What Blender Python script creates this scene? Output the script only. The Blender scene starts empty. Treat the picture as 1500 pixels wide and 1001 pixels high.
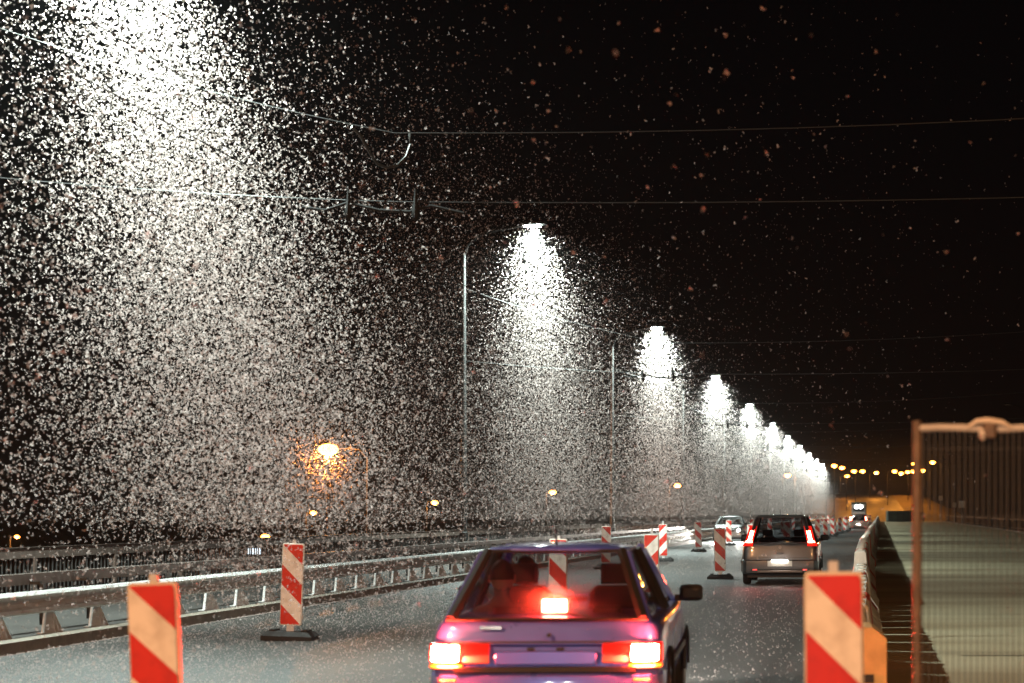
import bpy, math, random
import numpy as np
from mathutils import Vector, Matrix, Euler

R = math.radians
rng = np.random.default_rng(7)
random.seed(7)
S = bpy.context.scene
COL = S.collection

# ------------------------------------------------------------------ camera
cam_d = bpy.data.cameras.new("camera")
cam = bpy.data.objects.new("camera", cam_d)
COL.objects.link(cam)
cam.location = (0, 0, 1.6)
cam.rotation_euler = (R(90), 0, 0)
cam_d.sensor_width = 36
cam_d.lens = 64.8
cam_d.shift_x = -0.36
cam_d.shift_y = 0.167
cam_d.clip_start = 0.1
cam_d.clip_end = 3000
cam_d.dof.use_dof = True
cam_d.dof.focus_distance = 34
cam_d.dof.aperture_fstop = 0.0648 / 0.033
S.camera = cam

# ------------------------------------------------------------------ night sky
W = bpy.data.worlds.new("World")
S.world = W
W.use_nodes = True
wn, wl = W.node_tree.nodes, W.node_tree.links
bg = wn["Background"]
bg.inputs[1].default_value = 1.0
tc = wn.new("ShaderNodeTexCoord"); sx = wn.new("ShaderNodeSeparateXYZ")
cr = wn.new("ShaderNodeValToRGB")
wl.new(tc.outputs["Generated"], sx.inputs[0]); wl.new(sx.outputs["Z"], cr.inputs[0])
cr.color_ramp.elements[0].position = 0.0
cr.color_ramp.elements[0].color = (0.0026, 0.0014, 0.0010, 1)
cr.color_ramp.elements[1].position = 0.22
cr.color_ramp.elements[1].color = (0.0011, 0.0010, 0.0012, 1)
wl.new(cr.outputs[0], bg.inputs[0])

S.view_settings.view_transform = "Standard"
S.view_settings.look = "None"
S.view_settings.exposure = 0
S.view_settings.gamma = 1
S.cycles.use_denoising = True
S.cycles.max_bounces = 6
S.cycles.diffuse_bounces = 2
S.cycles.glossy_bounces = 3
S.cycles.transmission_bounces = 4
S.cycles.transparent_max_bounces = 28
S.cycles.volume_bounces = 0
S.cycles.sample_clamp_indirect = 6
S.cycles.caustics_reflective = False
S.cycles.caustics_refractive = False

LED_W, NA_W = 19500, 13500
LED_C, NA_C = (0.82, 1.0, 0.93), (1.0, 0.45, 0.18)

F, VX, VY, CH = 2700.0, 1290.0, 751.0, 1.6
def at(x, y, d):
    """a point at depth d seen in that direction"""
    return Vector(((x - VX) * d / F, d, CH - (y - VY) * d / F))

# ------------------------------------------------------------------ materials
MATS = {}
def mat(name, col, rough=0.6, metal=0.0, noise=0.0, nscale=8.0, bump=0.0, bscale=40.0, col2=None,
        emit=None, estr=0.0, coat=0.0, spec=0.5, stretch=(1, 1, 1)):
    m = bpy.data.materials.new(name); m.use_nodes = True
    n, l = m.node_tree.nodes, m.node_tree.links
    b = n["Principled BSDF"]
    b.inputs["Base Color"].default_value = (*col, 1)
    b.inputs["Roughness"].default_value = rough
    b.inputs["Metallic"].default_value = metal
    b.inputs["Specular IOR Level"].default_value = spec
    b.inputs["Coat Weight"].default_value = coat
    b.inputs["Coat Roughness"].default_value = 0.06
    t = None
    if noise or bump or col2:
        t = n.new("ShaderNodeTexCoord")
        mp = n.new("ShaderNodeMapping"); mp.inputs["Scale"].default_value = stretch
        l.new(t.outputs["Object"], mp.inputs[0])
    if noise or col2:
        nz = n.new("ShaderNodeTexNoise"); nz.inputs["Scale"].default_value = nscale
        nz.inputs["Detail"].default_value = 6; nz.inputs["Roughness"].default_value = 0.65
        l.new(mp.outputs[0], nz.inputs["Vector"])
        r = n.new("ShaderNodeValToRGB")
        r.color_ramp.elements[0].position = 0.32; r.color_ramp.elements[1].position = 0.68
        c2 = col2 or tuple(c * (1 - noise) for c in col)
        r.color_ramp.elements[0].color = (*c2, 1); r.color_ramp.elements[1].color = (*col, 1)
        l.new(nz.outputs[0], r.inputs[0]); l.new(r.outputs[0], b.inputs["Base Color"])
        mr = n.new("ShaderNodeMapRange"); mr.inputs[3].default_value = max(0.05, rough - 0.12); mr.inputs[4].default_value = min(1, rough + 0.12)
        l.new(nz.outputs[0], mr.inputs[0]); l.new(mr.outputs[0], b.inputs["Roughness"])
    if bump:
        nb = n.new("ShaderNodeTexNoise"); nb.inputs["Scale"].default_value = bscale; nb.inputs["Detail"].default_value = 4
        l.new(mp.outputs[0], nb.inputs["Vector"])
        bp = n.new("ShaderNodeBump"); bp.inputs["Strength"].default_value = bump; bp.inputs["Distance"].default_value = 0.02
        l.new(nb.outputs[0], bp.inputs["Height"]); l.new(bp.outputs[0], b.inputs["Normal"])
    if emit:
        b.inputs["Emission Color"].default_value = (*emit, 1)
        b.inputs["Emission Strength"].default_value = estr
    MATS[name] = m
    return m

mat("asphalt", (0.050, 0.0455, 0.042), 0.60, noise=0.45, nscale=1.1, bump=0.55, bscale=75, spec=0.55)
mat("kerb_stone", (0.26, 0.22, 0.18), 0.8, noise=0.4, nscale=5, bump=0.4, bscale=30)
mat("walk", (0.055, 0.05, 0.046), 0.85, noise=0.35, nscale=2.5, bump=0.4, bscale=40)
mat("galv", (0.72, 0.71, 0.70), 0.40, 0.15, noise=0.3, nscale=6)
mat("galv_dull", (0.22, 0.18, 0.16), 0.55, 0.35, noise=0.35, nscale=4)
mat("pole_dark", (0.010, 0.010, 0.010), 0.8, spec=0.2)
mat("pole_grey", (0.05, 0.05, 0.05), 0.5, 0.3, noise=0.3, nscale=3)
mat("dark_metal", (0.05, 0.05, 0.05), 0.5, 0.3)
mat("rail_paint", (0.13, 0.095, 0.08), 0.6, 0.1, noise=0.35, nscale=4)
mat("rubber", (0.022, 0.021, 0.021), 0.8, noise=0.4, nscale=12, bump=0.3)
mat("wire", (0.05, 0.05, 0.05), 0.45, 0.5)
mat("casing", (0.78, 0.72, 0.64), 0.5, noise=0.25, nscale=9)
mat("post_tube", (0.60, 0.60, 0.60), 0.45, 0.2, noise=0.2)
mat("barrier_white", (0.74, 0.70, 0.62), 0.5, noise=0.3, nscale=5, bump=0.15, bscale=25)
mat("barrier_red", (0.55, 0.07, 0.04), 0.45, noise=0.35, nscale=5, bump=0.15, bscale=25)
mat("tan_block", (0.72, 0.52, 0.24), 0.7, noise=0.3, nscale=6, bump=0.2)
mat("concrete", (0.34, 0.33, 0.29), 0.85, noise=0.4, nscale=6, bump=0.4)
mat("fence_steel", (0.20, 0.14, 0.10), 0.5, 0.4, noise=0.45, nscale=14)
mat("earth", (0.05, 0.045, 0.035), 0.95, noise=0.5, nscale=0.06)
mat("verge", (0.16, 0.12, 0.07), 0.95, noise=0.5, nscale=0.12)
mat("water", (0.008, 0.009, 0.011), 0.12, bump=0.2, bscale=0.9)
mat("tyre", (0.02, 0.02, 0.02), 0.85)
mat("alloy", (0.45, 0.45, 0.46), 0.35, 0.7)
mat("trim", (0.018, 0.018, 0.019), 0.55)
mat("cabin", (0.09, 0.08, 0.085), 0.85)
mat("plate", (0.72, 0.72, 0.68), 0.45)
mat("chrome", (0.7, 0.7, 0.7), 0.15, 1.0)
mat("skin", (0.55, 0.32, 0.23), 0.55)
mat("cloth", (0.14, 0.13, 0.14), 0.9)
mat("hair", (0.03, 0.02, 0.015), 0.7)
mat("blue_paint", (0.14, 0.17, 0.74), 0.30, 0.2, coat=0.9, noise=0.08, nscale=3)
mat("silver_paint", (0.38, 0.39, 0.40), 0.34, 0.55, coat=0.8, noise=0.08, nscale=3)
mat("grey_paint", (0.075, 0.078, 0.082), 0.30, 0.5, coat=0.8)
mat("pale_paint", (0.48, 0.47, 0.45), 0.34, 0.4, coat=0.8)
mat("green_tarp", (0.10, 0.13, 0.11), 0.75, noise=0.4, nscale=1.5, bump=0.3, bscale=4)
mat("brick_dark", (0.20, 0.15, 0.12), 0.9, noise=0.3, nscale=1)
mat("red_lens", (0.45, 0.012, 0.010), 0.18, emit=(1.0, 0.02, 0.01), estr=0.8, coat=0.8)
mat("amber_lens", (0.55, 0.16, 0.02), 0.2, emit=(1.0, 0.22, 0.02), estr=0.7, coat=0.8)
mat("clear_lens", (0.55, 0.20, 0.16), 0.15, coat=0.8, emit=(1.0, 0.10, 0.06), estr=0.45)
mat("brake_glow", (0.5, 0.02, 0.01), 0.3, emit=(1.0, 0.05, 0.025), estr=1300)
mat("brake_far", (0.5, 0.02, 0.01), 0.3, emit=(1.0, 0.06, 0.035), estr=160)
mat("head_glow", (0.8, 0.8, 0.8), 0.3, emit=(1.0, 0.95, 0.85), estr=55)
mat("white_lamp", (0.8, 0.8, 0.8), 0.3, emit=(1.0, 1.0, 1.0), estr=30)
mat("plate_lamp", (0.8, 0.8, 0.8), 0.3, emit=(1.0, 0.9, 0.78), estr=70)
mat("led_lens", (0.8, 0.8, 0.8), 0.3, emit=LED_C, estr=260)
mat("lens_off", (0.30, 0.32, 0.32), 0.2)
mat("sodium_lens", (0.8, 0.5, 0.2), 0.3, emit=(1.0, 0.31, 0.04), estr=26)
mat("window_lit", (0.5, 0.5, 0.5), 0.3, emit=(0.75, 0.9, 1.0), estr=2.5)
mat("sign_red", (0.55, 0.03, 0.02), 0.4)
mat("sign_white", (0.8, 0.8, 0.8), 0.4)

def deck_mat():
    m = mat("deck", (0.52, 0.45, 0.29), 0.85, noise=0.16, nscale=0.35, bump=0.12, bscale=9, stretch=(0.6, 1, 1))
    n, l = m.node_tree.nodes, m.node_tree.links
    b = n["Principled BSDF"]
    ramp = [x for x in n if x.type == 'VALTORGB'][0]
    tcn = [x for x in n if x.type == 'TEX_COORD'][0]
    mp = n.new("ShaderNodeMapping"); mp.inputs["Scale"].default_value = (0.10, 0.32, 1)
    l.new(tcn.outputs["Object"], mp.inputs[0])
    nz = n.new("ShaderNodeTexNoise"); nz.inputs["Scale"].default_value = 1.0; nz.inputs["Detail"].default_value = 5
    l.new(mp.outputs[0], nz.inputs["Vector"])
    rr = n.new("ShaderNodeValToRGB")
    rr.color_ramp.elements[0].position = 0.40; rr.color_ramp.elements[0].color = (0.42, 0.33, 0.24, 1)
    rr.color_ramp.elements[1].position = 0.56; rr.color_ramp.elements[1].color = (1, 1, 1, 1)
    l.new(nz.outputs[0], rr.inputs[0])
    mx = n.new("ShaderNodeMix"); mx.data_type = 'RGBA'; mx.blend_type = 'MULTIPLY'; mx.inputs[0].default_value = 0.6
    l.new(ramp.outputs[0], mx.inputs[6]); l.new(rr.outputs[0], mx.inputs[7])
    l.new(mx.outputs[2], b.inputs["Base Color"])
deck_mat()

def asphalt_detail():
    """aggregate speckle plus long wheel-track wear"""
    m = MATS["asphalt"]; n, l = m.node_tree.nodes, m.node_tree.links
    b = n["Principled BSDF"]
    ramp = [x for x in n if x.type == 'VALTORGB'][0]
    tcn = [x for x in n if x.type == 'TEX_COORD'][0]
    mp = n.new("ShaderNodeMapping"); mp.inputs["Scale"].default_value = (1.1, 0.03, 1)
    l.new(tcn.outputs["Object"], mp.inputs[0])
    nz = n.new("ShaderNodeTexNoise"); nz.inputs["Scale"].default_value = 1.0; nz.inputs["Detail"].default_value = 4
    l.new(mp.outputs[0], nz.inputs["Vector"])
    rr = n.new("ShaderNodeValToRGB")
    rr.color_ramp.elements[0].position = 0.35; rr.color_ramp.elements[0].color = (0.55, 0.55, 0.56, 1)
    rr.color_ramp.elements[1].position = 0.62; rr.color_ramp.elements[1].color = (1.15, 1.15, 1.12, 1)
    l.new(nz.outputs[0], rr.inputs[0])
    mx = n.new("ShaderNodeMix"); mx.data_type = 'RGBA'; mx.blend_type = 'MULTIPLY'; mx.inputs[0].default_value = 1.0
    l.new(ramp.outputs[0], mx.inputs[6]); l.new(rr.outputs[0], mx.inputs[7])
    vo = n.new("ShaderNodeTexVoronoi"); vo.inputs["Scale"].default_value = 38
    l.new(tcn.outputs["Object"], vo.inputs["Vector"])
    r3 = n.new("ShaderNodeValToRGB"); r3.color_ramp.elements[0].position = 0.10; r3.color_ramp.elements[0].color = (2.6, 2.55, 2.5, 1)
    r3.color_ramp.elements[1].position = 0.34; r3.color_ramp.elements[1].color = (0.72, 0.72, 0.72, 1)
    l.new(vo.outputs["Distance"], r3.inputs[0])
    m3 = n.new("ShaderNodeMix"); m3.data_type = 'RGBA'; m3.blend_type = 'MULTIPLY'; m3.inputs[0].default_value = 1.0
    l.new(mx.outputs[2], m3.inputs[6]); l.new(r3.outputs[0], m3.inputs[7])
    l.new(m3.outputs[2], b.inputs["Base Color"])
asphalt_detail()

def stripe_mat(name, sgn):
    m = bpy.data.materials.new(name); m.use_nodes = True
    n, l = m.node_tree.nodes, m.node_tree.links
    b = n["Principled BSDF"]; b.inputs["Roughness"].default_value = 0.42
    t = n.new("ShaderNodeTexCoord"); s = n.new("ShaderNodeSeparateXYZ"); l.new(t.outputs["Object"], s.inputs[0])
    def mth(op, a, c=None):
        q = n.new("ShaderNodeMath"); q.operation = op
        for i, v in enumerate((a, c)):
            if v is None: continue
            if isinstance(v, (int, float)): q.inputs[i].default_value = v
            else: l.new(v, q.inputs[i])
        return q.outputs[0]
    down = mth('SUBTRACT', 1.0, s.outputs["Z"])
    xx = mth('ADD', mth('MULTIPLY', s.outputs["X"], sgn), 0.125)
    v = mth('FRACT', mth('DIVIDE', mth('SUBTRACT', down, xx), 0.5))
    red = mth('GREATER_THAN', v, 0.5)
    nz = n.new("ShaderNodeTexNoise"); nz.inputs["Scale"].default_value = 9; nz.inputs["Detail"].default_value = 5
    l.new(t.outputs["Object"], nz.inputs["Vector"])
    mx = n.new("ShaderNodeMix"); mx.data_type = 'RGBA'
    l.new(red, mx.inputs[0]); mx.inputs[6].default_value = (0.80, 0.77, 0.72, 1); mx.inputs[7].default_value = (0.60, 0.018, 0.007, 1)
    d = n.new("ShaderNodeMix"); d.data_type = 'RGBA'; d.blend_type = 'MULTIPLY'; d.inputs[0].default_value = 0.45
    l.new(mx.outputs[2], d.inputs[6])
    r2 = n.new("ShaderNodeValToRGB"); r2.color_ramp.elements[0].position = 0.3; r2.color_ramp.elements[0].color = (0.5, 0.45, 0.4, 1)
    r2.color_ramp.elements[1].position = 0.55
    l.new(nz.outputs[0], r2.inputs[0]); l.new(r2.outputs[0], d.inputs[7])
    l.new(d.outputs[2], b.inputs["Base Color"])
    MATS[name] = m
stripe_mat("stripe_a", 1); stripe_mat("stripe_b", -1)

def glass_mat(name, tint, glow_film=0.0):
    m = bpy.data.materials.new(name); m.use_nodes = True
    n, l = m.node_tree.nodes, m.node_tree.links
    n.remove(n["Principled BSDF"])
    t = n.new("ShaderNodeBsdfTransparent"); t.inputs[0].default_value = (*tint, 1)
    g = n.new("ShaderNodeBsdfGlossy"); g.inputs["Roughness"].default_value = 0.04
    ge = n.new("ShaderNodeNewGeometry"); dt = n.new("ShaderNodeVectorMath"); dt.operation = 'DOT_PRODUCT'
    l.new(ge.outputs["Normal"], dt.inputs[0]); l.new(ge.outputs["Incoming"], dt.inputs[1])
    ab = n.new("ShaderNodeMath"); ab.operation = 'ABSOLUTE'; l.new(dt.outputs["Value"], ab.inputs[0])
    su = n.new("ShaderNodeMath"); su.operation = 'SUBTRACT'; su.inputs[0].default_value = 1.0; l.new(ab.outputs[0], su.inputs[1])
    pw = n.new("ShaderNodeMath"); pw.operation = 'POWER'; pw.inputs[1].default_value = 5; l.new(su.outputs[0], pw.inputs[0])
    f = n.new("ShaderNodeMath"); f.operation = 'MULTIPLY_ADD'; f.inputs[1].default_value = 0.92; f.inputs[2].default_value = 0.05; l.new(pw.outputs[0], f.inputs[0])
    mx = n.new("ShaderNodeMixShader")
    l.new(f.outputs[0], mx.inputs[0]); l.new(t.outputs[0], mx.inputs[1]); l.new(g.outputs[0], mx.inputs[2])
    if glow_film:  # scattering film added so the high brake lamp glows red across the glass
        df = n.new("ShaderNodeBsdfTranslucent"); df.inputs[0].default_value = (0.55, 0.5, 0.45, 1)
        d2 = n.new("ShaderNodeBsdfDiffuse"); d2.inputs[0].default_value = (0.35, 0.32, 0.28, 1)
        a1 = n.new("ShaderNodeMixShader"); a1.inputs[0].default_value = 0.3
        l.new(df.outputs[0], a1.inputs[1]); l.new(d2.outputs[0], a1.inputs[2])
        tcn = n.new("ShaderNodeTexCoord"); nz = n.new("ShaderNodeTexNoise"); nz.inputs["Scale"].default_value = 5
        l.new(tcn.outputs["Object"], nz.inputs["Vector"])
        ml = n.new("ShaderNodeMath"); ml.operation = 'MULTIPLY'; ml.inputs[1].default_value = glow_film * 2; l.new(nz.outputs[0], ml.inputs[0])
        a2 = n.new("ShaderNodeMixShader"); l.new(ml.outputs[0], a2.inputs[0])
        l.new(mx.outputs[0], a2.inputs[1]); l.new(a1.outputs[0], a2.inputs[2])
        mx = a2
    l.new(mx.outputs[0], n["Material Output"].inputs[0])
    MATS[name] = m
glass_mat("glass", (0.80, 0.82, 0.82)); glass_mat("glass_dark", (0.20, 0.20, 0.21)); glass_mat("glass_tint", (0.40, 0.40, 0.40), 0.05)

def bug_mat(name, c):
    m = bpy.data.materials.new(name); m.use_nodes = True
    n, l = m.node_tree.nodes, m.node_tree.links
    n.remove(n["Principled BSDF"])
    a = n.new("ShaderNodeBsdfDiffuse"); a.inputs[0].default_value = (*c, 1)
    t = n.new("ShaderNodeBsdfTranslucent"); t.inputs[0].default_value = (*c, 1)
    mx = n.new("ShaderNodeMixShader"); mx.inputs[0].default_value = 0.5
    l.new(a.outputs[0], mx.inputs[1]); l.new(t.outputs[0], mx.inputs[2])
    tr = n.new("ShaderNodeBsdfTransparent"); m2 = n.new("ShaderNodeMixShader"); m2.inputs[0].default_value = 0.33   # glassy wings
    l.new(tr.outputs[0], m2.inputs[1]); l.new(mx.outputs[0], m2.inputs[2])
    l.new(m2.outputs[0], n["Material Output"].inputs[0])
    MATS[name] = m
bug_mat("mayfly", (0.86, 0.73, 0.70))

# ------------------------------------------------------------------ mesh helpers
class MB:
    def __init__(s): s.v = []; s.f = []
    def add(s, vs, fs):
        o = len(s.v); s.v += [tuple(v) for v in vs]; s.f += [tuple(i + o for i in f) for f in fs]; return s
    def box(s, c, d, rot=None, taper=1.0):
        x, y, z = d[0] / 2, d[1] / 2, d[2] / 2
        vs = [Vector((sx * x * (taper if sz > 0 else 1), sy * y * (taper if sz > 0 else 1), sz * z)) for sz in (-1, 1) for sx, sy in ((-1, -1), (1, -1), (1, 1), (-1, 1))]
        if rot: vs = [Euler(rot).to_matrix() @ v for v in vs]
        vs = [v + Vector(c) for v in vs]
        return s.add(vs, [(3, 2, 1, 0), (4, 5, 6, 7), (0, 1, 5, 4), (1, 2, 6, 5), (2, 3, 7, 6), (3, 0, 4, 7)])
    def rbox(s, c, d, b, axis=1, e=0.09):
        """box with chamfered corners seen along axis, slightly pillowed ends"""
        ax = [a for a in range(3) if a != axis]
        hx, hy, hz = d[ax[0]] / 2, d[ax[1]] / 2, d[axis] / 2
        def ring(h, k):
            q = []
            for i in range(16):
                an = 2 * math.pi * (i + 0.5) / 16
                u = math.copysign(abs(math.cos(an)) ** e, math.cos(an)) * (hx - k); w = math.copysign(abs(math.sin(an)) ** e, math.sin(an)) * (hy - k)
                p = [0, 0, 0]; p[ax[0]] = u + c[ax[0]]; p[ax[1]] = w + c[ax[1]]; p[axis] = h + c[axis]
                q.append(p)
            return q
        return s.loft([ring(-hz, b), ring(-hz + b, 0), ring(hz - b, 0), ring(hz, b)], True, True)
    def loft(s, rings, closed=True, caps=True):
        n = len(rings[0]); vs = [p for r in rings for p in r]; fs = []
        for i in range(len(rings) - 1):
            for j in range(n if closed else n - 1):
                a, b = i * n + j, i * n + (j + 1) % n
                fs.append((a, b, b + n, a + n))
        if caps:
            fs.append(tuple(range(n - 1, -1, -1))); fs.append(tuple(range((len(rings) - 1) * n, len(rings) * n)))
        return s.add(vs, fs)
    def tube(s, path, r, n=8, caps=True):
        path = [Vector(p) for p in path]; rs = r if isinstance(r, (list, tuple)) else [r] * len(path)
        rings = []
        for i, p in enumerate(path):
            d = (path[min(i + 1, len(path) - 1)] - path[max(i - 1, 0)]).normalized()
            u = d.cross(Vector((0, 0, 1)))
            if u.length < 1e-3: u = d.cross(Vector((0, 1, 0)))
            u.normalize(); w = d.cross(u)
            rings.append([p + (u * math.cos(2 * math.pi * k / n) + w * math.sin(2 * math.pi * k / n)) * rs[i] for k in range(n)])
        return s.loft(rings, True, caps)
    def mesh(s, name, m, ang=35):
        me = bpy.data.meshes.new(name); me.from_pydata(s.v, [], s.f); me.update()
        me.materials.append(MATS[m])
        if ang:
            me.polygons.foreach_set("use_smooth", [True] * len(me.polygons)); me.set_sharp_from_angle(angle=R(ang))
        return me
    def build(s, name, m, parent=None, ang=35, loc=None, rot=None):
        import bmesh
        me = s.mesh(name, m, ang)
        bm = bmesh.new(); bm.from_mesh(me); bmesh.ops.recalc_face_normals(bm, faces=bm.faces); bm.to_mesh(me); bm.free()
        if ang: me.set_sharp_from_angle(angle=R(ang))
        return put(name, me, parent, loc, rot)

def put(name, me, parent=None, loc=None, rot=None):
    o = bpy.data.objects.new(name, me); COL.objects.link(o)
    if parent: o.parent = parent
    if loc is not None: o.location = loc
    if rot is not None: o.rotation_euler = rot
    return o
def tag(o, label, cat, group=None, kind=None):
    o["label"] = label; o["category"] = cat
    if group: o["group"] = group
    if kind: o["kind"] = kind
    return o
def thing(name, label, cat, loc=(0, 0, 0), rz=0, group=None):
    return tag(put(name, None, None, loc, (0, 0, rz)), label, cat, group)
def struct(o, label=None):
    o["kind"] = "structure"
    return o
def copy_tree(o, parent=None):
    c = o.copy(); COL.objects.link(c)
    if parent: c.parent = parent
    for ch in list(o.children): copy_tree(ch, c)
    return c
def lamp(kind, name, parent, loc, power, color, radius, size=None, blend=0.5, rot=None):
    d = bpy.data.lights.new(name, kind); d.energy = power; d.color = color; d.shadow_soft_size = radius
    if kind == 'SPOT': d.spot_size = size; d.spot_blend = blend
    o = bpy.data.objects.new(name, d); COL.objects.link(o); o.parent = parent; o.location = loc
    if rot is not None: o.rotation_euler = rot
    return o

# ------------------------------------------------------------------ setting
def sheet(name, x0, x1, y0, y1, z, m, nx=1, ny=1):
    b = MB(); vs = []; fs = []
    for j in range(ny + 1):
        for i in range(nx + 1): vs.append((x0 + (x1 - x0) * i / nx, y0 + (y1 - y0) * j / ny, z))
    for j in range(ny):
        for i in range(nx):
            a = j * (nx + 1) + i; fs.append((a, a + 1, a + nx + 2, a + nx + 1))
    return struct(b.add(vs, fs).build(name, m, ang=0))
sheet("ground", -1400, 1400, -400, 2400, -9.0, "earth")
sheet("river_water", -1390, 1390, 20, 270, -8.2, "water")
D0, D1 = -60, 345
struct(MB().box((-0.7, (D0 + D1) / 2, -0.75), (26.0, D1 - D0, 1.3)).build("bridge_deck", "concrete", ang=0))
sheet("road", -9.74, -0.15, D0, D1, 0.0, "asphalt")
sheet("closed_carriageway", -0.146, 10.9, D0, D1, 0.004, "deck")
deck_o = bpy.data.objects["closed_carriageway"]
for yj, x0, x1 in ((13.1, 0.3, 10.8), (20.5, 0.9, 10.8), (24.4, 2.2, 6.0), (28.9, 0.6, 10.8), (36.0, 1.2, 5.5), (43.0, 0.5, 10.8), (62.0, 0.4, 10.8), (88.0, 0.4, 10.8)):
    pts = [(x0 + (x1 - x0) * k_ / 8, yj + 0.04 * math.sin(k_ * 1.7 + yj), 0.0085) for k_ in range(9)]
    wj = 0.025 + 0.02 * (yj > 30)
    MB().add([(x, y - wj, z) for x, y, z in pts] + [(x, y + wj, z) for x, y, z in pts], [(k_, k_ + 1, k_ + 10, k_ + 9) for k_ in range(8)]).build("expansion_joint", "trim", deck_o, ang=0)
struct(MB().box((-9.88, (D0 + D1) / 2, 0.005), (0.28, D1 - D0, 0.27)).build("kerb", "kerb_stone", ang=0))
struct(MB().box((-11.86, (D0 + D1) / 2, -0.005), (3.67, D1 - D0, 0.25)).build("pavement", "walk", ang=0))
struct(MB().box((11.05, (D0 + D1) / 2, 0.005), (0.28, D1 - D0, 0.27)).build("kerb", "kerb_stone", ang=0))
struct(MB().box((11.745, (D0 + D1) / 2, -0.005), (1.1, D1 - D0, 0.25)).build("pavement", "walk", ang=0))
# approach rising beyond the bridge
b = MB(); prof = [(345, -0.02), (362, 0.4), (385, 2.0), (410, 4.0), (440, 5.6), (480, 6.3), (560, 6.5)]
vs = []; fs = []
xs = [-70, -40, -24, -17, -13, -6, 0, 6, 12, 17, 26, 60]
for j, (y, z) in enumerate(prof):
    for i, x in enumerate(xs):
        ax = abs(x + 1.5)
        drop = min(9.5 + z, max(0, ax - 12) * 0.55)
        vs.append((x, y, z + 0.35 * math.sin(x * 0.7 + y * 0.09) * (ax > 9) - drop))
for j in range(len(prof) - 1):
    for i in range(len(xs) - 1):
        a = j * len(xs) + i; fs.append((a, a + 1, a + len(xs) + 1, a + len(xs)))
struct(b.add(vs, fs).build("approach_embankment", "verge"))
b = MB(); vs = []; fs = []
for y, z in prof:
    cx = -2 - (y - 345) * 0.05
    vs += [(cx - 9, y, z + 0.03), (cx + 9, y, z + 0.03)]
for j in range(len(prof) - 1): fs.append((2 * j, 2 * j + 1, 2 * j + 3, 2 * j + 2))
struct(b.add(vs, fs).build("approach_road", "asphalt"))

# ------------------------------------------------------------------ guard rail
GX = -10.2
g = thing("guard_rail", "galvanised steel guard rail on tapered posts along the kerb", "guard rail", (GX, 0, 0.119))
y0, y1 = 6.0, 338.0
# lower box beam: open channel facing the road with lit upper and lower lips
def extr(prof, y0, y1, n=1):
    ys = [y0 + (y1 - y0) * i / n for i in range(n + 1)]
    return MB().loft([[(x, y, z) for x, z in prof] for y in ys], True, True)
pr = [(0.02, 0.30), (0.16, 0.28), (0.19, 0.30), (0.17, 0.34), (0.10, 0.36), (0.075, 0.405), (0.10, 0.45), (0.17, 0.47), (0.20, 0.505), (0.17, 0.535), (0.02, 0.54)]
extr(pr, y0, y1).build("crash_beam", "galv", g)
extr([(-0.30, 0.60), (-0.20, 0.60), (-0.20, 0.735), (-0.30, 0.735)], y0, y1).build("upper_box_rail", "galv_dull", g, ang=0)
pm = MB()
for s in (-1, 1):   # two tapered cheeks
    pm.loft([[(-0.02, s * 0.11 - 0.008, 0), (0.16, s * 0.11 - 0.008, 0), (0.06, s * 0.025 - 0.008, 0.30), (-0.02, s * 0.025 - 0.008, 0.30)],
             [(-0.02, s * 0.11 + 0.008, 0), (0.16, s * 0.11 + 0.008, 0), (0.06, s * 0.025 + 0.008, 0.30), (-0.02, s * 0.025 + 0.008, 0.30)]])
pm.loft([[(0.055, -0.012, 0.0), (0.16, -0.012, 0.0), (0.075, -0.012, 0.285), (0.055, -0.012, 0.285)], [(0.055, 0.012, 0.0), (0.16, 0.012, 0.0), (0.075, 0.012, 0.285), (0.055, 0.012, 0.285)]])
pm.box((0.06, 0, 0.008), (0.26, 0.30, 0.016))
bk = MB().box((-0.05, 0, 0.36), (0.05, 0.08, 0.50)).box((-0.14, 0, 0.62), (0.13, 0.05, 0.04))
pmesh = bkm = None
k = -11
while True:
    yy = 22.55 + 1.336 * k; k += 1
    if yy > 325: break
    if yy < 6.3: continue
    if pmesh is None:
        o = pm.build("post", "galv", g, ang=0); pmesh = o.data; o.location.y = yy
        o2 = bk.build("bracket", "dark_metal", o, ang=0); bkm = o2.data
    else: put("bracket", bkm, put("post", pmesh, g, (0, yy, 0)))
for i in range(10):
    rf = MB().box((0.205, 26 + i * 13.4, 0.40), (0.012, 0.05, 0.09)).build("reflector", "sign_white", g, ang=0)

# ------------------------------------------------------------------ parapet railings
def railing(name, x, label):
    t = thing(name, label, "railing", (x, 0, 0.118))
    extr([(-0.05, 0.78), (0.03, 0.78), (0.03, 0.93), (0.05, 0.95), (-0.05, 0.95)], 6, 338).build("top_rail", "rail_paint", t, ang=0)
    extr([(-0.02, 0.08), (0.02, 0.08), (0.02, 0.13), (-0.02, 0.13)], 6, 338).build("bottom_rail", "rail_paint", t, ang=0)
    m = None
    for i in range(111):
        if m is None:
            o = MB().box((0, 7.5, 0.40), (0.07, 0.07, 0.80)).build("post", "rail_paint", t, ang=0); m = o.data
        else: put("post", m, t, (0, i * 3.0, 0))
    b = MB()
    for i in range(int((200 - 6) / 0.14)):
        y = 6.2 + i * 0.14
        b.box((0, y, 0.455), (0.018, 0.018, 0.65))
    o = b.build("balusters", "dark_metal", t, ang=0); o["kind"] = "stuff"
    return t
railing("parapet_railing", -13.1, "brown painted parapet railing on the bridge edge behind the guard rail")
railing("parapet_railing", 12.0, "dark parapet railing along the far edge of the closed carriageway")

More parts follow.
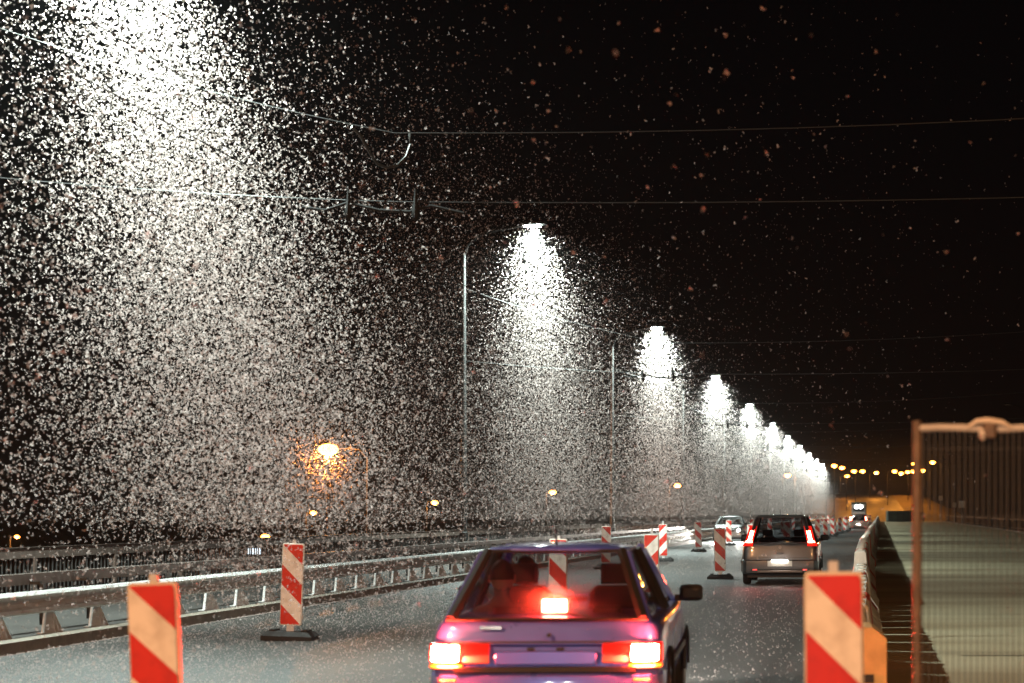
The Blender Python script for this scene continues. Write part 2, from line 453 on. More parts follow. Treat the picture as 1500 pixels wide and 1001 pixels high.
# ------------------------------------------------------------------ lamp posts
def led_post(x, y, side, lit, label, group):
    t = thing("lamp_post", label, "lamp post", (x, y, 0.12), 0, group)
    MB().tube([(0, 0, 0), (0, 0, 0.9), (0, 0, 0.92), (0, 0, 9.0)], [0.13, 0.13, 0.095, 0.06], 12).build("pole", "pole_grey", t)
    MB().box((0, 0, 0.02), (0.42, 0.42, 0.04)).build("base_plate", "pole_grey", t, ang=0)
    s = side
    MB().tube([(0, 0, 8.9), (s * 0.12, 0, 9.25), (s * 0.45, 0, 9.52), (s * 1.0, 0, 9.68), (s * 1.62, 0, 9.78)], [0.05, 0.045, 0.04, 0.036, 0.034], 8).build("arm", "pole_dark", t)
    h = MB()
    rings = []
    for u, w, hh, zz in ((1.55, 0.06, 0.05, 9.79), (1.66, 0.12, 0.09, 9.81), (1.95, 0.17, 0.11, 9.84), (2.25, 0.15, 0.08, 9.87), (2.36, 0.09, 0.04, 9.88)):
        rings.append([(s * u, -w, zz - 0.03), (s * u, -w * 0.8, zz + hh * 0.6), (s * u, 0, zz + hh), (s * u, w * 0.8, zz + hh * 0.6), (s * u, w, zz - 0.03), (s * u, 0, zz - 0.035)])
    h.loft(rings).build("lamp_head", "pole_dark", t)
    ln = MB().box((s * 1.99, 0, 9.79), (0.46, 0.24, 0.02)).build("lens", "led_lens" if lit else "lens_off", t, ang=0)
    if lit:
        lamp('SPOT', "lamp_light", t, (s * 1.99, 0, 9.74), LED_W, LED_C, 0.12, R(160), 0.95)
    return t
LY = [23.9 + 29.6 * i for i in range(11)]
for i, y in enumerate(LY):
    led_post(-12.1, y, 1, True, "tall grey lamp post with bright white lamp above the guard rail side", "lit lamp posts along the bridge")
for i, y in enumerate(LY):
    led_post(11.8, y, -1, False, "tall grey lamp post with unlit head beside the closed carriageway", "unlit lamp posts along the bridge")

def sodium_post(loc, h, arm, label, group, power, scale=1.0, lens=0.16, mk="sodium_lens", colr=None):
    t = thing("street_lamp", label, "street lamp", loc, 0, group)
    MB().tube([(0, 0, 0), (0, 0, h - 0.3)], [0.10 * scale, 0.055 * scale], 8).build("pole", "pole_dark", t)
    MB().tube([(0, 0, h - 0.35), (arm * 0.25, 0, h + 0.05), (arm, 0, h + 0.12)], 0.04 * scale, 6).build("arm", "pole_dark", t)
    sg = 1 if arm >= 0 else -1
    hd = MB(); rings = []
    for u, w, hh in ((-0.1, 0.06, 0.06), (0.1, 0.13, 0.14), (0.5, 0.16, 0.15), (0.72, 0.07, 0.05)):
        rings.append([(arm + sg * u * scale, -w * scale, h + 0.06), (arm + sg * u * scale, 0, h + 0.08 + hh * scale), (arm + sg * u * scale, w * scale, h + 0.06)])
    hd.loft(rings).build("lamp_head", "pole_dark", t)
    c = (arm + sg * 0.34 * scale, 0, h + 0.04)
    b = MB(); rings = []
    for k2 in range(7):
        a = math.pi * k2 / 6
        rr = max(0.01, math.sin(a)) * lens; 
        rings.append([(c[0] + math.cos(q) * rr * 1.5, c[1] + math.sin(q) * rr, c[2] - math.cos(a) * lens * 0.8) for q in [2 * math.pi * z / 10 for z in range(10)]])
    b.loft(rings).build("lens", mk, t)
    if power: lamp('POINT', "lamp_light", t, (c[0], 0, c[2] - lens * 0.8 - 0.15), power, colr or NA_C, 0.12)
    return t
# unseen sodium lamps assumed behind the viewpoint, added for warm light on near beacons
sodium_post((-12.1, -5.7, 0.12), 9.6, 2.0, "assumed unseen orange street lamp on the pavement, added for warm light on the beacons", "assumed orange street lamps behind the viewpoint", NA_W)
sodium_post((11.8, -5.7, 0.12), 9.6, -2.0, "assumed unseen orange street lamp beside the closed carriageway, added for warm light", "assumed orange street lamps behind the viewpoint", NA_W * 0.55)
# beyond the far bridge end
far = [(1210, 683, 350), (1222, 686, 365), (1231, 698, 420), (1240, 691, 385), (1253, 691, 395), (1274, 693, 430), (1300, 691, 400), (1330, 694, 420),
       (1339, 692, 440), (1348, 691, 405), (1362, 690, 390), (1351, 680, 365), (1378, 678, 350)]
for x, y, d in far:
    p = at(x, y, d); z0 = np.interp(d, [q[0] for q in prof], [q[1] for q in prof]) - 0.3
    sodium_post((p.x, p.y, z0), p.z - z0, 1.2 if x < 1310 else -1.2, "orange sodium street lamp at the far end of the bridge", "orange lamps beyond the bridge", 2400, lens=0.36, colr=(1.0, 0.36, 0.05))
# river bank on the left
p = at(478, 660, 78)
sodium_post((p.x + 1.75, p.y, -9), p.z + 9, -1.4, "bright orange lamp glowing among added mayflies beyond the parapet", "", 7000, 0.8, 0.30, colr=(1.0, 0.33, 0.06))
p_or = p.copy()
for x, y, d, ln, lb in ((625, 737, 170, 0.22, "small orange lamp on the dark river bank near the first lit pole"), (378, 787, 190, 0.30, "orange lamp with pole low on the bank above a row of lit windows"),
                (15, 787, 200, 0.20, "lone orange lamp far out on the dark river bank"), (800, 722, 210, 0.28, "faint orange lamp behind the swarm on the bank"),
                (448, 752, 180, 0.22, "dim orange lamp beside the brightest orange lamp"), (980, 712, 160, 0.20, "slender lit street lamp standing alone beyond the parapet"),
                (1146, 697, 260, 0.3, "small orange lamp seen through the far light columns")):
    p = at(x, y, d)
    sodium_post((p.x, p.y, -9), p.z + 9, 0.4, lb, "", 1500, 1.0, ln, colr=(1.0, 0.36, 0.08))

# ------------------------------------------------------------------ overhead wires
def catenary(p, q, sag, n=24):
    p, q = Vector(p), Vector(q)
    return [p.lerp(q, i / n) - Vector((0, 0, 4 * sag * (i / n) * (1 - i / n))) for i in range(n + 1)]
def vee(p, m, q, sag1, sag2):
    return catenary(p, m, sag1, 10) + catenary(m, q, sag2, 14)[1:]
for i, y in enumerate(LY[:8]):
    o = MB().tube(vee((-12.05, y, 8.1), (-6.3, y, 6.52), (11.75, y, 7.55), 0.12, 0.28), 0.007, 5).build("span_wire", "wire")
    tag(o, "upper span wire strung across the bridge between opposite lamp posts", "wire", "upper span wires")
    o = MB().tube(vee((-12.05, y, 6.0), (-6.3, y, 5.63), (11.75, y, 6.15), 0.05, 0.18), 0.007, 5).build("span_wire", "wire")
    tag(o, "lower span wire carrying the trolley wires across the bridge", "wire", "lower span wires")
    h = thing("wire_hanger", "trolley wire hanger with two insulators below the span wires", "hanger", (-6.45, y, 5.5), 0, "trolley wire hangers")
    MB().tube([(-1.05, 0, 0.06), (-0.75, 0, 0.02), (-0.45, 0, 0.12), (-0.05, 0, 0.02), (0.35, 0, 0.0), (0.62, 0, 0.08), (1.05, 0, -0.02)], 0.022, 6).build("hanger_bar", "pole_dark", h)
    for xx in (-0.45, 0.42):
        MB().tube([(xx, 0, -0.12), (xx, 0, -0.05), (xx, 0, 0.04), (xx, 0, 0.12), (xx, 0, 0.30)], [0.02, 0.05, 0.05, 0.03, 0.012], 8).build("insulator", "pole_dark", h)
for xx, lb in ((-6.9, "trolley contact wire on the guard rail side running along the bridge"), (-6.03, "trolley contact wire on the traffic side running along the bridge")):
    pts = []
    for i in range(8):
        yA = LY[0] + 29.6 * (i - 1); pts += catenary((xx, yA, 5.40), (xx, yA + 29.6, 5.40), 0.05, 6)[:-1]
    tag(MB().tube(pts, 0.007, 5).build("trolley_wire", "pole_dark"), lb, "wire")
q = [at(600, 196, 23.9), at(601, 212, 23.9), at(595, 230, 23.8), at(582, 243, 23.7), at(566, 246, 23.6), at(552, 240, 23.4), at(540, 222, 23.2), at(527, 198, 23.0), at(515, 186, 22.9)]
tag(MB().tube(q, 0.018, 6).build("jumper_cable", "wire"), "loop of cable hanging below the upper span wire", "cable")

# ------------------------------------------------------------------ traffic beacons
def make_beacon(stripe):
    t = put("traffic_beacon", None)
    base = MB()
    base.loft([[(x * sx, y * sy, z) for sx, sy in ((-1, -1), (1, -1), (1, 1), (-1, 1))] for x, y, z in ((0.31, 0.21, 0.0), (0.31, 0.21, 0.06), (0.25, 0.15, 0.115))])
    base.build("base_block", "rubber", t, ang=25)
    for s in (-1, 1): MB().box((s * 0.20, 0, 0.122), (0.07, 0.24, 0.03)).build("grip", "rubber", t, ang=0)
    MB().box((0, 0.03, 0.6), (0.042, 0.042, 1.44)).build("post", "post_tube", t, ang=0)
    cs = MB()
    cs.rbox((0, 0.0, 0.70), (0.268, 0.06, 1.03), 0.008, axis=1)
    cs.build("casing", "casing", t, ang=30)
    f = MB()
    f.rbox((0, 0, 0.5), (0.25, 0.012, 1.0), 0.003, axis=1)
    o = f.build("striped_panel", stripe, t, ang=30); o.location = (0, -0.030, 0.20)
    o = MB().rbox((0, 0, 0.5), (0.25, 0.012, 1.0), 0.003, axis=1).build("striped_panel", stripe, t, ang=30); o.location = (0, 0.031, 0.20)
    MB().box((0, 0, 0.155), (0.09, 0.05, 0.09)).build("foot_socket", "post_tube", t, ang=0)
    return t
protoA, protoB = make_beacon("stripe_a"), make_beacon("stripe_b")
usedA, usedB = [False], [False]
def beacon(x, y, label, group=None, mirror=False, tilt=(0, 0, 0), z=0.0, sc=1.0):
    pr, fl = (protoB, usedB) if mirror else (protoA, usedA)
    o = copy_tree(pr) if fl[0] else pr
    fl[0] = True
    o.location = (x, y, z); o.rotation_euler = [R(a) for a in tilt]; o.scale = (sc, sc, sc)
    tag(o, label, "traffic beacon", group)
    return o
bA = beacon(-3.98, 10.2, "red and white beacon, orange lit, standing in the lane left of the blue hatchback", tilt=(0, -2.2, 4))
for ch in bA.children:
    if ch.name.startswith("post"): ch.scale.z = 0.955
beacon(-0.22, 9.0, "red and white beacon, orange lit, standing beside the mesh fence and barrier row", tilt=(0, -0.5, 2), z=0.0, sc=1.08)
beacon(-7.40, 23.1, "red and white beacon on dark base beside the guard rail, leaning right", tilt=(0, 2.2, 3))
beacon(-4.73, 27.0, "red and white beacon directly ahead of the blue hatchback, seen through its rear window", tilt=(0, 0.5, -3))
beacon(-7.75, 52.0, "narrow red and white beacon against the guard rail ahead of the blue hatchback roof", tilt=(0, 0.5, 5))
beacon(-4.05, 32.5, "beacon with stripes rising to the right, beside the right roof edge of the blue hatchback", mirror=True, tilt=(0, 0.5, 0))
beacon(-7.07, 60.0, "beacon with stripes rising to the right on the guard rail side lane line", mirror=True, tilt=(0, -0.8, 0))
beacon(-7.40, 75.0, "red and white beacon on the lane line between guard rail and silver cars", tilt=(0, -1.8, 4))
beacon(-3.85, 44.3, "red and white beacon standing close to the left rear of the grey people carrier", tilt=(0, -1.0, 2))
beacon(-7.40, 90.0, "red and white beacon in front of the oncoming pale saloon", tilt=(0, -1, 0))
beacon(-4.15, 59.0, "red and white beacon just behind the left tail light of the grey people carrier", tilt=(0, 0.5, 0), mirror=False)
FG = "far beacons in two rows dividing the lanes"
for i, y in enumerate((74, 89, 104, 113, 122, 131, 140, 150, 160, 170, 182, 195, 210, 226, 244, 262, 280)):
    beacon(-3.9 + 0.010 * (y - 60) + 0.12 * math.sin(i * 2.1), y, "small red and white beacon far along the row between the lanes", FG, mirror=(i % 4 == 1), tilt=(0, random.uniform(-2, 2), random.uniform(-9, 9)))
for i, y in enumerate((105, 120, 135, 150, 165, 180, 198, 216, 236, 258)):
    beacon(-7.35 + 0.004 * (y - 90), y, "small red and white beacon far along the row between the lanes", FG, mirror=(i % 3 == 0), tilt=(0, random.uniform(-2, 2), random.uniform(-9, 9)))

# ------------------------------------------------------------------ barrier units
def barrier_mesh(mname, h):
    L = 1.25; b = MB()
    prof = [(-0.26, 0.03), (-0.26, 0.20), (-0.14, 0.36), (-0.10, h - 0.03), (-0.07, h), (0.07, h), (0.10, h - 0.03), (0.14, 0.36), (0.26, 0.20), (0.26, 0.03)]
    rings = []
    for y, s in ((-L / 2, 0.92), (-L / 2 + 0.03, 1), (-0.35, 1), (-0.31, 0.95), (0.31, 0.95), (0.35, 1), (L / 2 - 0.03, 1), (L / 2, 0.92)):
        rings.append([(x * s, y, z if z < h - 0.04 else h - (h - z) - (1 - s) * 0.25) for x, z in prof])
    b.loft(rings)
    for s in (-1, 1): b.box((s * 0.17, 0.4, 0.02), (0.14, 0.3, 0.04)); b.box((s * 0.17, -0.4, 0.02), (0.14, 0.3, 0.04))
    return b
bm_cache = {}
for cname in ("barrier_white", "barrier_red"):
    for h in (0.74, 0.95):
        bm_cache[(cname, h)] = barrier_mesh(cname, h).build("barrier_body", cname, ang=30)
cap = MB().tube([(0, 0, -0.01), (0, 0, 0.025), (0, 0, 0.03)], [0.06, 0.06, 0.045], 10).build("filler_cap", "barrier_white")
capm = cap.data; bodies = {k2: o.data for k2, o in bm_cache.items()}
for o in list(bm_cache.values()) + [cap]: bpy.data.objects.remove(o)
i = 0; y = 15.0
bx = lambda y: -0.20 - min(0.22, (y - 14.5) * 0.007)
while y < 325:
    h = 0.74 if y < 31.5 else 0.95
    red = (i % 5 == 3)
    t = thing("traffic_barrier", "%s plastic traffic barrier in the long row along the closed carriageway" % ("red" if red else "white"), "barrier",
              (bx(y) + random.uniform(-0.02, 0.02), y, 0.004), R(random.uniform(-0.8, 0.8)), "red barriers in the row" if red else "white barriers in the row")
    put("barrier_body", bodies[("barrier_red" if red else "barrier_white", h)], t)
    if y < 120: put("filler_cap", capm, t, (0, 0.0, h - 0.012))
    i += 1; y += 1.40
pr = [(-0.20, 0.0), (-0.20, 0.66), (-0.14, 0.78), (0.10, 0.78), (0.20, 0.70), (0.20, 0.0)]
cb = thing("concrete_block", "tan concrete block ending the barrier row behind the orange lit beacon", "block", (-0.17, 13.4, 0.004), R(2))
MB().loft([[(x, y, z) for x, z in pr] for y in (-0.35, -0.33, 0.33, 0.35)]).build("block_body", "tan_block", cb, ang=20)
MB().box((0.03, -0.352, 0.42), (0.16, 0.02, 0.06)).build("lifting_slot", "trim", cb, ang=0)

# ------------------------------------------------------------------ mesh fence panel
fx, fy = 0.17, 8.65
t = thing("mesh_fence", "temporary steel mesh fence standing on the closed carriageway", "fence", (fx, fy, 0.0), R(-3))
MB().tube([(0, 0, 0.06), (0, 0, 2.03)], 0.021, 10).build("post", "fence_steel", t)
MB().tube([(2.2, 0, 0.06), (2.2, 0, 2.03)], 0.021, 10).build("post", "fence_steel", t)
MB().tube([(0, 0, 1.995)] + [(0.1 * k2, 0, 1.995 + 0.004 * math.sin(k2 * 1.3)) for k2 in range(1, 22)] + [(2.2, 0, 1.995)], 0.017, 8).build("top_rail", "post_tube", t)
MB().tube([(0, 0, 0.16), (2.2, 0, 0.16)], 0.016, 8).build("bottom_rail", "fence_steel", t)
b = MB()
for k2 in range(1, 78): b.box((k2 * 0.0282, 0.0, 1.07), (0.0055, 0.0045, 1.84))
o = b.build("wire_mesh", "dark_metal", t, ang=0); o["kind"] = "stuff"
b = MB()
for zz in (0.3, 0.62, 0.94, 1.26, 1.30, 1.58, 1.9): b.box((1.1, 0.003, zz), (2.18, 0.003, 0.003))
o = b.build("cross_wires", "dark_metal", t, ang=0); o["kind"] = "stuff"
cl = MB().rbox((0.34, -0.01, 1.985), (0.07, 0.05, 0.07), 0.012, axis=0).build("clamp", "fence_steel", t)
MB().tube([(0.24, -0.02, 2.0), (0.28, -0.03, 2.025), (0.33, -0.035, 2.03), (0.40, -0.03, 2.02), (0.44, -0.02, 1.998)], [0.008, 0.012, 0.014, 0.012, 0.006], 8).build("cloth_tie", "casing", t)
MB().tube([(0.30, -0.04, 1.995), (0.305, -0.045, 1.96), (0.31, -0.04, 1.94)], [0.012, 0.018, 0.01], 6).build("bolt", "galv", cl)
o = MB().rbox((0, 0, 0.07), (0.22, 0.62, 0.14), 0.02, axis=2).build("concrete_block", "concrete"); o.location = (fx, fy, 0.0)
tag(o, "concrete foot block under the end post of the mesh fence", "block")

# ------------------------------------------------------------------ cars
def make_car(name, label, P, loc, yaw, paint, rear_on=True, head_on=False, detail=True, brake="brake_glow", glass="glass", group=None):
    """origin under the middle of the rear bumper; +y is the front"""
    t = thing(name, label, "car", loc, yaw, group)
    w, L, H, zb, zs = P["w"] / 2, P["L"], P["H"], P["belt"], 0.24
    hood = P["hood"]; rk = P["rake"]
    # hull: y, half width factor, belt height, nose factor
    st = [(0.07, 0.90, zb), (0.12, 0.955, zb), (0.30, 0.99, zb), (0.9, 1.0, zb + 0.005), (L * 0.5, 1.0, zb + 0.01), (P["wsy"], 0.995, zb + 0.01), (P["wsy"] + 0.3, 0.985, hood + 0.02), (L - 0.55, 0.965, hood - 0.03), (L - 0.16, 0.90, hood - 0.12), (L - 0.05, 0.80, hood - 0.20)]
    rings = []
    for j, (y, f, top) in enumerate(st):
        ww = w * f; mid = (top + zs) / 2
        half = [(0, zs), (ww * 0.86, zs), (ww * 0.95, zs + 0.07), (ww * 0.985, zs + 0.22), (ww, mid + 0.02), (ww * 0.985, top - 0.10), (ww * 0.945, top - 0.02), (ww * 0.88, top + 0.005), (0, top + 0.02)]
        pts = [(x, z) for x, z in half] + [(-x, z) for x, z in half[-2:0:-1]]
        rings.append([(x, y + (max(0, z - 0.55) * rk if j < 2 else 0), z) for x, z in pts])
    hull = MB().loft(rings).build("body", paint, t, ang=70)
    sb_ = hull.modifiers.new("round", 'SUBSURF'); sb_.levels = 2; sb_.render_levels = 2
    # bumpers
    def bumper(nm, yb, sg, z0, z1, m):
        rr = []
        for fx_, dy in ((-1, 0.42), (-0.97, 0.16), (-0.86, 0.04), (-0.5, 0.0), (0, -0.005), (0.5, 0.0), (0.86, 0.04), (0.97, 0.16), (1, 0.42)):
            x = fx_ * w * 1.0; y = yb + sg * dy
            rr.append([(x, y + sg * 0.05, z0), (x, y + sg * 0.012, z0 + 0.03), (x, y, (z0 + z1) / 2), (x, y + sg * 0.010, z1 - 0.025), (x, y + sg * 0.05, z1), (x, y + sg * 0.14, z1), (x, y + sg * 0.14, z0)])
        return MB().loft(rr).build(nm, m, t, ang=40)
    bz0, bz1 = P["bump"]
    rb = bumper("rear_bumper", 0.0, 1, bz0, bz1, P.get("bmat", paint))
    fb = bumper("front_bumper", L, -1, 0.24, 0.50, P.get("bmat", paint))
    MB().box((0, 0.012, bz0 + 0.10), (w * 1.5, 0.03, 0.035)).build("rubbing_strip", "trim", rb, ang=0)
    MB().box((0, L * 0.5, 0.21), (w * 1.7, L - 0.5, 0.10)).build("underbody", "trim", t, ang=0)
    # greenhouse
    yr0, yr1, yf1, yf0 = 0.10 + rk * (zb - 0.55), P["roof_r"], P["roof_f"], P["wsy"]
    wb, wr = w * 0.90, P["roof_w"] / 2
    zr = H - 0.06
    B = {"rl": Vector((-wb * P.get("rwb", 0.97), yr0, zb)), "rr": Vector((wb * P.get("rwb", 0.97), yr0, zb)), "fl": Vector((-wb * 0.95, yf0, zb + 0.03)), "fr": Vector((wb * 0.95, yf0, zb + 0.03))}
    T = {"rl": Vector((-wr * 0.97, yr1, zr)), "rr": Vector((wr * 0.97, yr1, zr)), "fl": Vector((-wr * 0.98, yf1, zr)), "fr": Vector((wr * 0.98, yf1, zr))}
    # roof
    rings = []
    for q in range(9):
        u = q / 8; y = yr1 - 0.06 + (yf1 + 0.03 - yr1 + 0.06) * u
        zc = zr + 0.015 + (H - zr - 0.015) * (1 - (2 * (u - 0.45)) ** 2 * 0.85)
        a = wr * (0.985 + 0.03 * math.sin(math.pi * u)) * (0.93 if q in (0, 8) else 1.0)
        rings.append([(-a, y, zr - 0.025), (-a * 0.985, y, zr + 0.015), (-a * 0.88, y, zr + (zc - zr) * 0.55), (-a * 0.55, y, zr + (zc - zr) * 0.9), (0, y, zc), (a * 0.55, y, zr + (zc - zr) * 0.9), (a * 0.88, y, zr + (zc - zr) * 0.55), (a * 0.985, y, zr + 0.015), (a, y, zr - 0.025)])
    roof = MB().loft(rings).build("roof", paint, t, ang=70)
    sb_ = roof.modifiers.new("round", 'SUBSURF'); sb_.levels = 2; sb_.render_levels = 2
    MB().tube([(0, yr1 + 0.12, H - 0.04), (0, yr1 + 0.02, H + 0.10)], [0.008, 0.004], 6).build("aerial", "trim", roof)
    if P.get("spoiler"):
        MB().loft([[(x, yr1 - 0.14, zr - 0.015), (x, yr1 - 0.13, zr + 0.02), (x, yr1, zr + 0.045), (x, yr1, zr - 0.02)] for x in (-wr * 0.92, 0, wr * 0.92)]).build("spoiler", paint, roof, ang=30)
    # pillars
    def pillar(a, bb, r0, r1, nm="pillar", m=paint):
        d = (bb - a)
        side = Vector((1, 0, 0)) if a.x > 0 else Vector((-1, 0, 0))
        rings = []
        for q_, r in ((0, r0), (0.5, (r0 + r1) / 2), (1, r1)):
            p = a + d * q_
            rings.append([p + Vector((-side.x * r * 0.9, -r * 0.1, 0.0)), p + Vector((side.x * 0.022, -r * 0.25, 0)), p + Vector((side.x * 0.03, r * 0.5, 0)), p + Vector((side.x * 0.014, r * 1.7, 0)), p + Vector((-side.x * 0.02, r * 1.6, 0)), p + Vector((-side.x * r * 0.9, r * 0.4, 0))])
        return MB().loft(rings).build(nm, m, t, ang=30)
    for s in ("l", "r"):
        pillar(B["r" + s] - Vector((0, 0, 0.02)), T["r" + s], P["cp"], P["cp"] * 0.75)
        sx_ = -1 if s == "l" else 1
        MB().tube([B["f" + s], T["f" + s]], [0.045, 0.04], 6).build("pillar", paint, t)
        by = P["bpil"]
        MB().tube([Vector((sx_ * wb * 0.985, by + 0.1, zb)), Vector((sx_ * wr * 0.985, by, zr))], [0.045, 0.04], 6).build("pillar", "trim", t)
    # glazing
    def pane(nm, q4, m, inset=0.0, bulge=(0, 0, 0), parent=t):
        a, b_, c, d = [Vector(v) for v in q4]; ce = (a + b_ + c + d) / 4
        a, b_, c, d = [v.lerp(ce, inset) for v in (a, b_, c, d)]
        n = 6; vs = []; fs = []; bl = Vector(bulge)
        for j in range(n + 1):
            for i_ in range(n + 1):
                u, v = i_ / n, j / n
                vs.append(a.lerp(b_, u).lerp(d.lerp(c, u), v) + bl * (4 * u * (1 - u)) )
        for j in range(n):
            for i_ in range(n):
                k_ = j * (n + 1) + i_; fs.append((k_, k_ + 1, k_ + n + 2, k_ + n + 1))
        return MB().add(vs, fs).build(nm, m, parent, ang=60)
    rw = pane("rear_window", (B["rl"] + Vector((0, 0.0, 0.0)), B["rr"], T["rr"], T["rl"]), glass, 0.02, (0, -0.025, 0))
    pane("windscreen", (B["fl"], B["fr"], T["fr"], T["fl"]), "glass", 0.01, (0, 0.04, 0))
    for s in ("l", "r"):
        pane("side_window", (B["r" + s], B["f" + s], T["f" + s], T["r" + s]), glass, 0.03)
    # dark surround of the rear window
    e = lambda p_, q_: MB().tube([p_, q_], 0.016, 6)
    dy = Vector((0, -0.012, 0))
    for p_, q_ in ((B["rl"], B["rr"]), (T["rl"], T["rr"])):
        m_ = (p_ + q_) / 2 + Vector((0, -0.025, 0))
        MB().tube([p_ + dy, m_ + dy, q_ + dy], 0.014, 6).build("window_seal", "trim", rw)
    for a_, b_ in ((B["rl"], T["rl"]), (B["rr"], T["rr"])):
        sh = Vector((-0.035 if a_.x > 0 else 0.035, -0.012, 0))
        MB().tube([a_ + sh, (a_ + b_) / 2 + sh, b_ + sh], [0.040, 0.036, 0.034], 6).build("window_seal", "trim", rw)
    for s in (-1, 1):
        MB().tube([(s * 0.30, yr0 - 0.03, zb + 0.02), (s * 0.05, yr0 + 0.00, zb + 0.045)], 0.008, 5).build("wiper", "trim", rw) if (s > 0 and detail) else None
    # wheels
    for sx_ in (-1, 1):
        for wy in (P["axr"], P["axf"]):
            wh = put("wheel", None, t, (sx_ * (w - 0.10), wy, 0.29))
            rings = []
            for u, r in ((-0.09, 0.22), (-0.085, 0.275), (-0.05, 0.29), (0.05, 0.29), (0.085, 0.275), (0.09, 0.22)):
                rings.append([(u, math.cos(2 * math.pi * k_ / 24) * r, math.sin(2 * math.pi * k_ / 24) * r) for k_ in range(24)])
            MB().loft(rings).build("tyre", "tyre", wh)
            MB().tube([(sx_ * 0.06, 0, 0), (sx_ * 0.094, 0, 0)], [0.20, 0.19], 20).build("rim", "alloy", wh)
            ar = [(sx_ * (w + 0.003), wy + math.cos(a) * 0.335, 0.29 + math.sin(a) * 0.335) for a in [math.pi * k_ / 14 for k_ in range(15)]]
            MB().tube(ar, 0.014, 6).build("wheel_arch", "trim", t)
    # mirrors
    for sx_ in (-1, 1):
        m_ = MB().rbox((sx_ * (w + 0.075), P["wsy"] - 0.30, zb + 0.085), (0.19, 0.11, 0.135), 0.03, axis=1, e=0.42).build("wing_mirror", P.get("mmat", "trim"), t)
        MB().box((sx_ * (w - 0.01), P["wsy"] - 0.28, zb + 0.045), (0.10, 0.05, 0.05)).build("mirror_arm", "trim", m_, ang=0)
    # cabin: dash, seats, shelf
    MB().box((0, P["wsy"] - 0.18, zb - 0.02), (w * 1.7, 0.35, 0.14)).build("dashboard", "cabin", t, ang=0)
    for sx_ in (-1, 1):
        sy_ = P["seat"]
        s_ = MB()
        s_.loft([[(sx_ * 0.36 + x, sy_ - 0.35 * (z - 0.5) + dy_, z) for x, dy_ in ((-hw, 0.05), (-hw * 0.9, -0.05), (hw * 0.9, -0.05), (hw, 0.05), (hw * 0.6, 0.09), (-hw * 0.6, 0.09))] for z, hw in ((0.45, 0.25), (0.75, 0.26), (0.98, 0.22), (1.04, 0.16))])
        seat = s_.build("front_seat", "cabin", t)
        MB().rbox((sx_ * 0.36, sy_ - 0.20, 1.13), (0.24, 0.08, 0.16), 0.02, axis=1).build("headrest", "cabin", seat)
    rs = MB().loft([[(-0.58, P["rseat"] - 0.3 * (z - 0.5) - 0.07, z), (0.58, P["rseat"] - 0.3 * (z - 0.5) - 0.07, z), (0.58, P["rseat"] - 0.3 * (z - 0.5) + 0.07, z), (-0.58, P["rseat"] - 0.3 * (z - 0.5) + 0.07, z)] for z in (0.4, 0.7, zb - 0.02)]).build("rear_seat", "cabin", t)
    for sx_ in (-1, 1):
        MB().rbox((sx_ * 0.36, P["rseat"] - 0.12, zb + 0.02), (0.20, 0.07, 0.09), 0.02, axis=1).build("headrest", "cabin", rs)
    MB().box((0, (yr0 + P["rseat"]) / 2 - 0.03, zb - 0.015), (w * 1.5, max(0.1, P["rseat"] - yr0 - 0.25), 0.02)).build("parcel_shelf", "cabin", t, ang=0)
    return t, dict(w=w, zb=zb, yr0=yr0, zr=zr, H=H, L=L, yface=lambda z: 0.07 + max(0, z - 0.55) * rk, B=B, T=T)

def lens(parent, name, x0, x1, z0, z1, y0, y1, m, thick=0.05, wrap=0.0):
    """lens proud of the tail panel, x0 inner to x1 outer, wrapping forward at the outer end"""
    rings = []
    for u in (0, 0.03, 0.5, 0.9, 1.0):
        x = x0 + (x1 - x0) * u; dy = wrap * max(0, (u - 0.4) / 0.6) ** 2; k = 0.006 if u in (0, 1.0) else 0
        rings.append([(x, y0 + dy + 0.012, z0 + k), (x, y0 + dy - 0.004 * (k == 0), z0 + 0.012 + k), (x, y1 + dy - 0.004 * (k == 0), z1 - 0.012 - k), (x, y1 + dy + 0.012, z1 - k), (x, y1 + dy + thick, z1 - k), (x, y0 + dy + thick, z0 + k)])
    return MB().loft(rings).build(name, m, parent, ang=40)

# --- blue hatchback
P1 = dict(w=1.64, L=3.85, H=1.385, belt=0.86, hood=0.90, rake=0.20, wsy=2.72, roof_r=0.62, roof_f=1.95, roof_w=1.05, cp=0.045, bpil=1.45, axr=0.68, axf=3.12, bump=(0.26, 0.50), seat=1.75, rseat=0.85, rwb=0.94)
c1, q = make_car("hatchback", "blue older hatchback with glowing brake lights and high brake lamp, seen from behind", P1, (-2.30, 12.62, 0.0), R(3.4), "blue_paint", glass="glass_tint")
yf = q["yface"]
for s in (-1, 1):
    tl = put("tail_light", None, c1)
    lens(tl, "brake_lamp", s * 0.590, s * 0.770, 0.580, 0.690, -0.016, 0.002, "brake_glow", 0.08, 0.03)
    lens(tl, "outer_lens", s * 0.565, s * 0.795, 0.565, 0.705, 0.034, 0.054, "red_lens", 0.06, 0.05)
    lens(tl, "inner_lens", s * 0.385, s * 0.562, 0.622, 0.700, 0.034, 0.054, "red_lens", 0.06)
    lens(tl, "reverse_lens", s * 0.385, s * 0.562, 0.560, 0.618, 0.034, 0.046, "clear_lens", 0.06)
    lens(tl, "indicator_lens", s * 0.565, s * 0.795, 0.525, 0.562, 0.030, 0.038, "amber_lens", 0.06, 0.05)
    lens(tl, "fog_reflector", s * 0.60, s * 0.72, 0.44, 0.462, -0.012, -0.010, "amber_lens", 0.03)
hb = put("high_brake_light", None, c1)
MB().rbox((0.03, 0.325, 0.945), (0.165, 0.05, 0.085), 0.008, axis=1).build("brake_lamp", "brake_glow", hb)
MB().box((0.03, 0.36, 0.935), (0.20, 0.06, 0.12)).build("housing", "cabin", hb, ang=0)
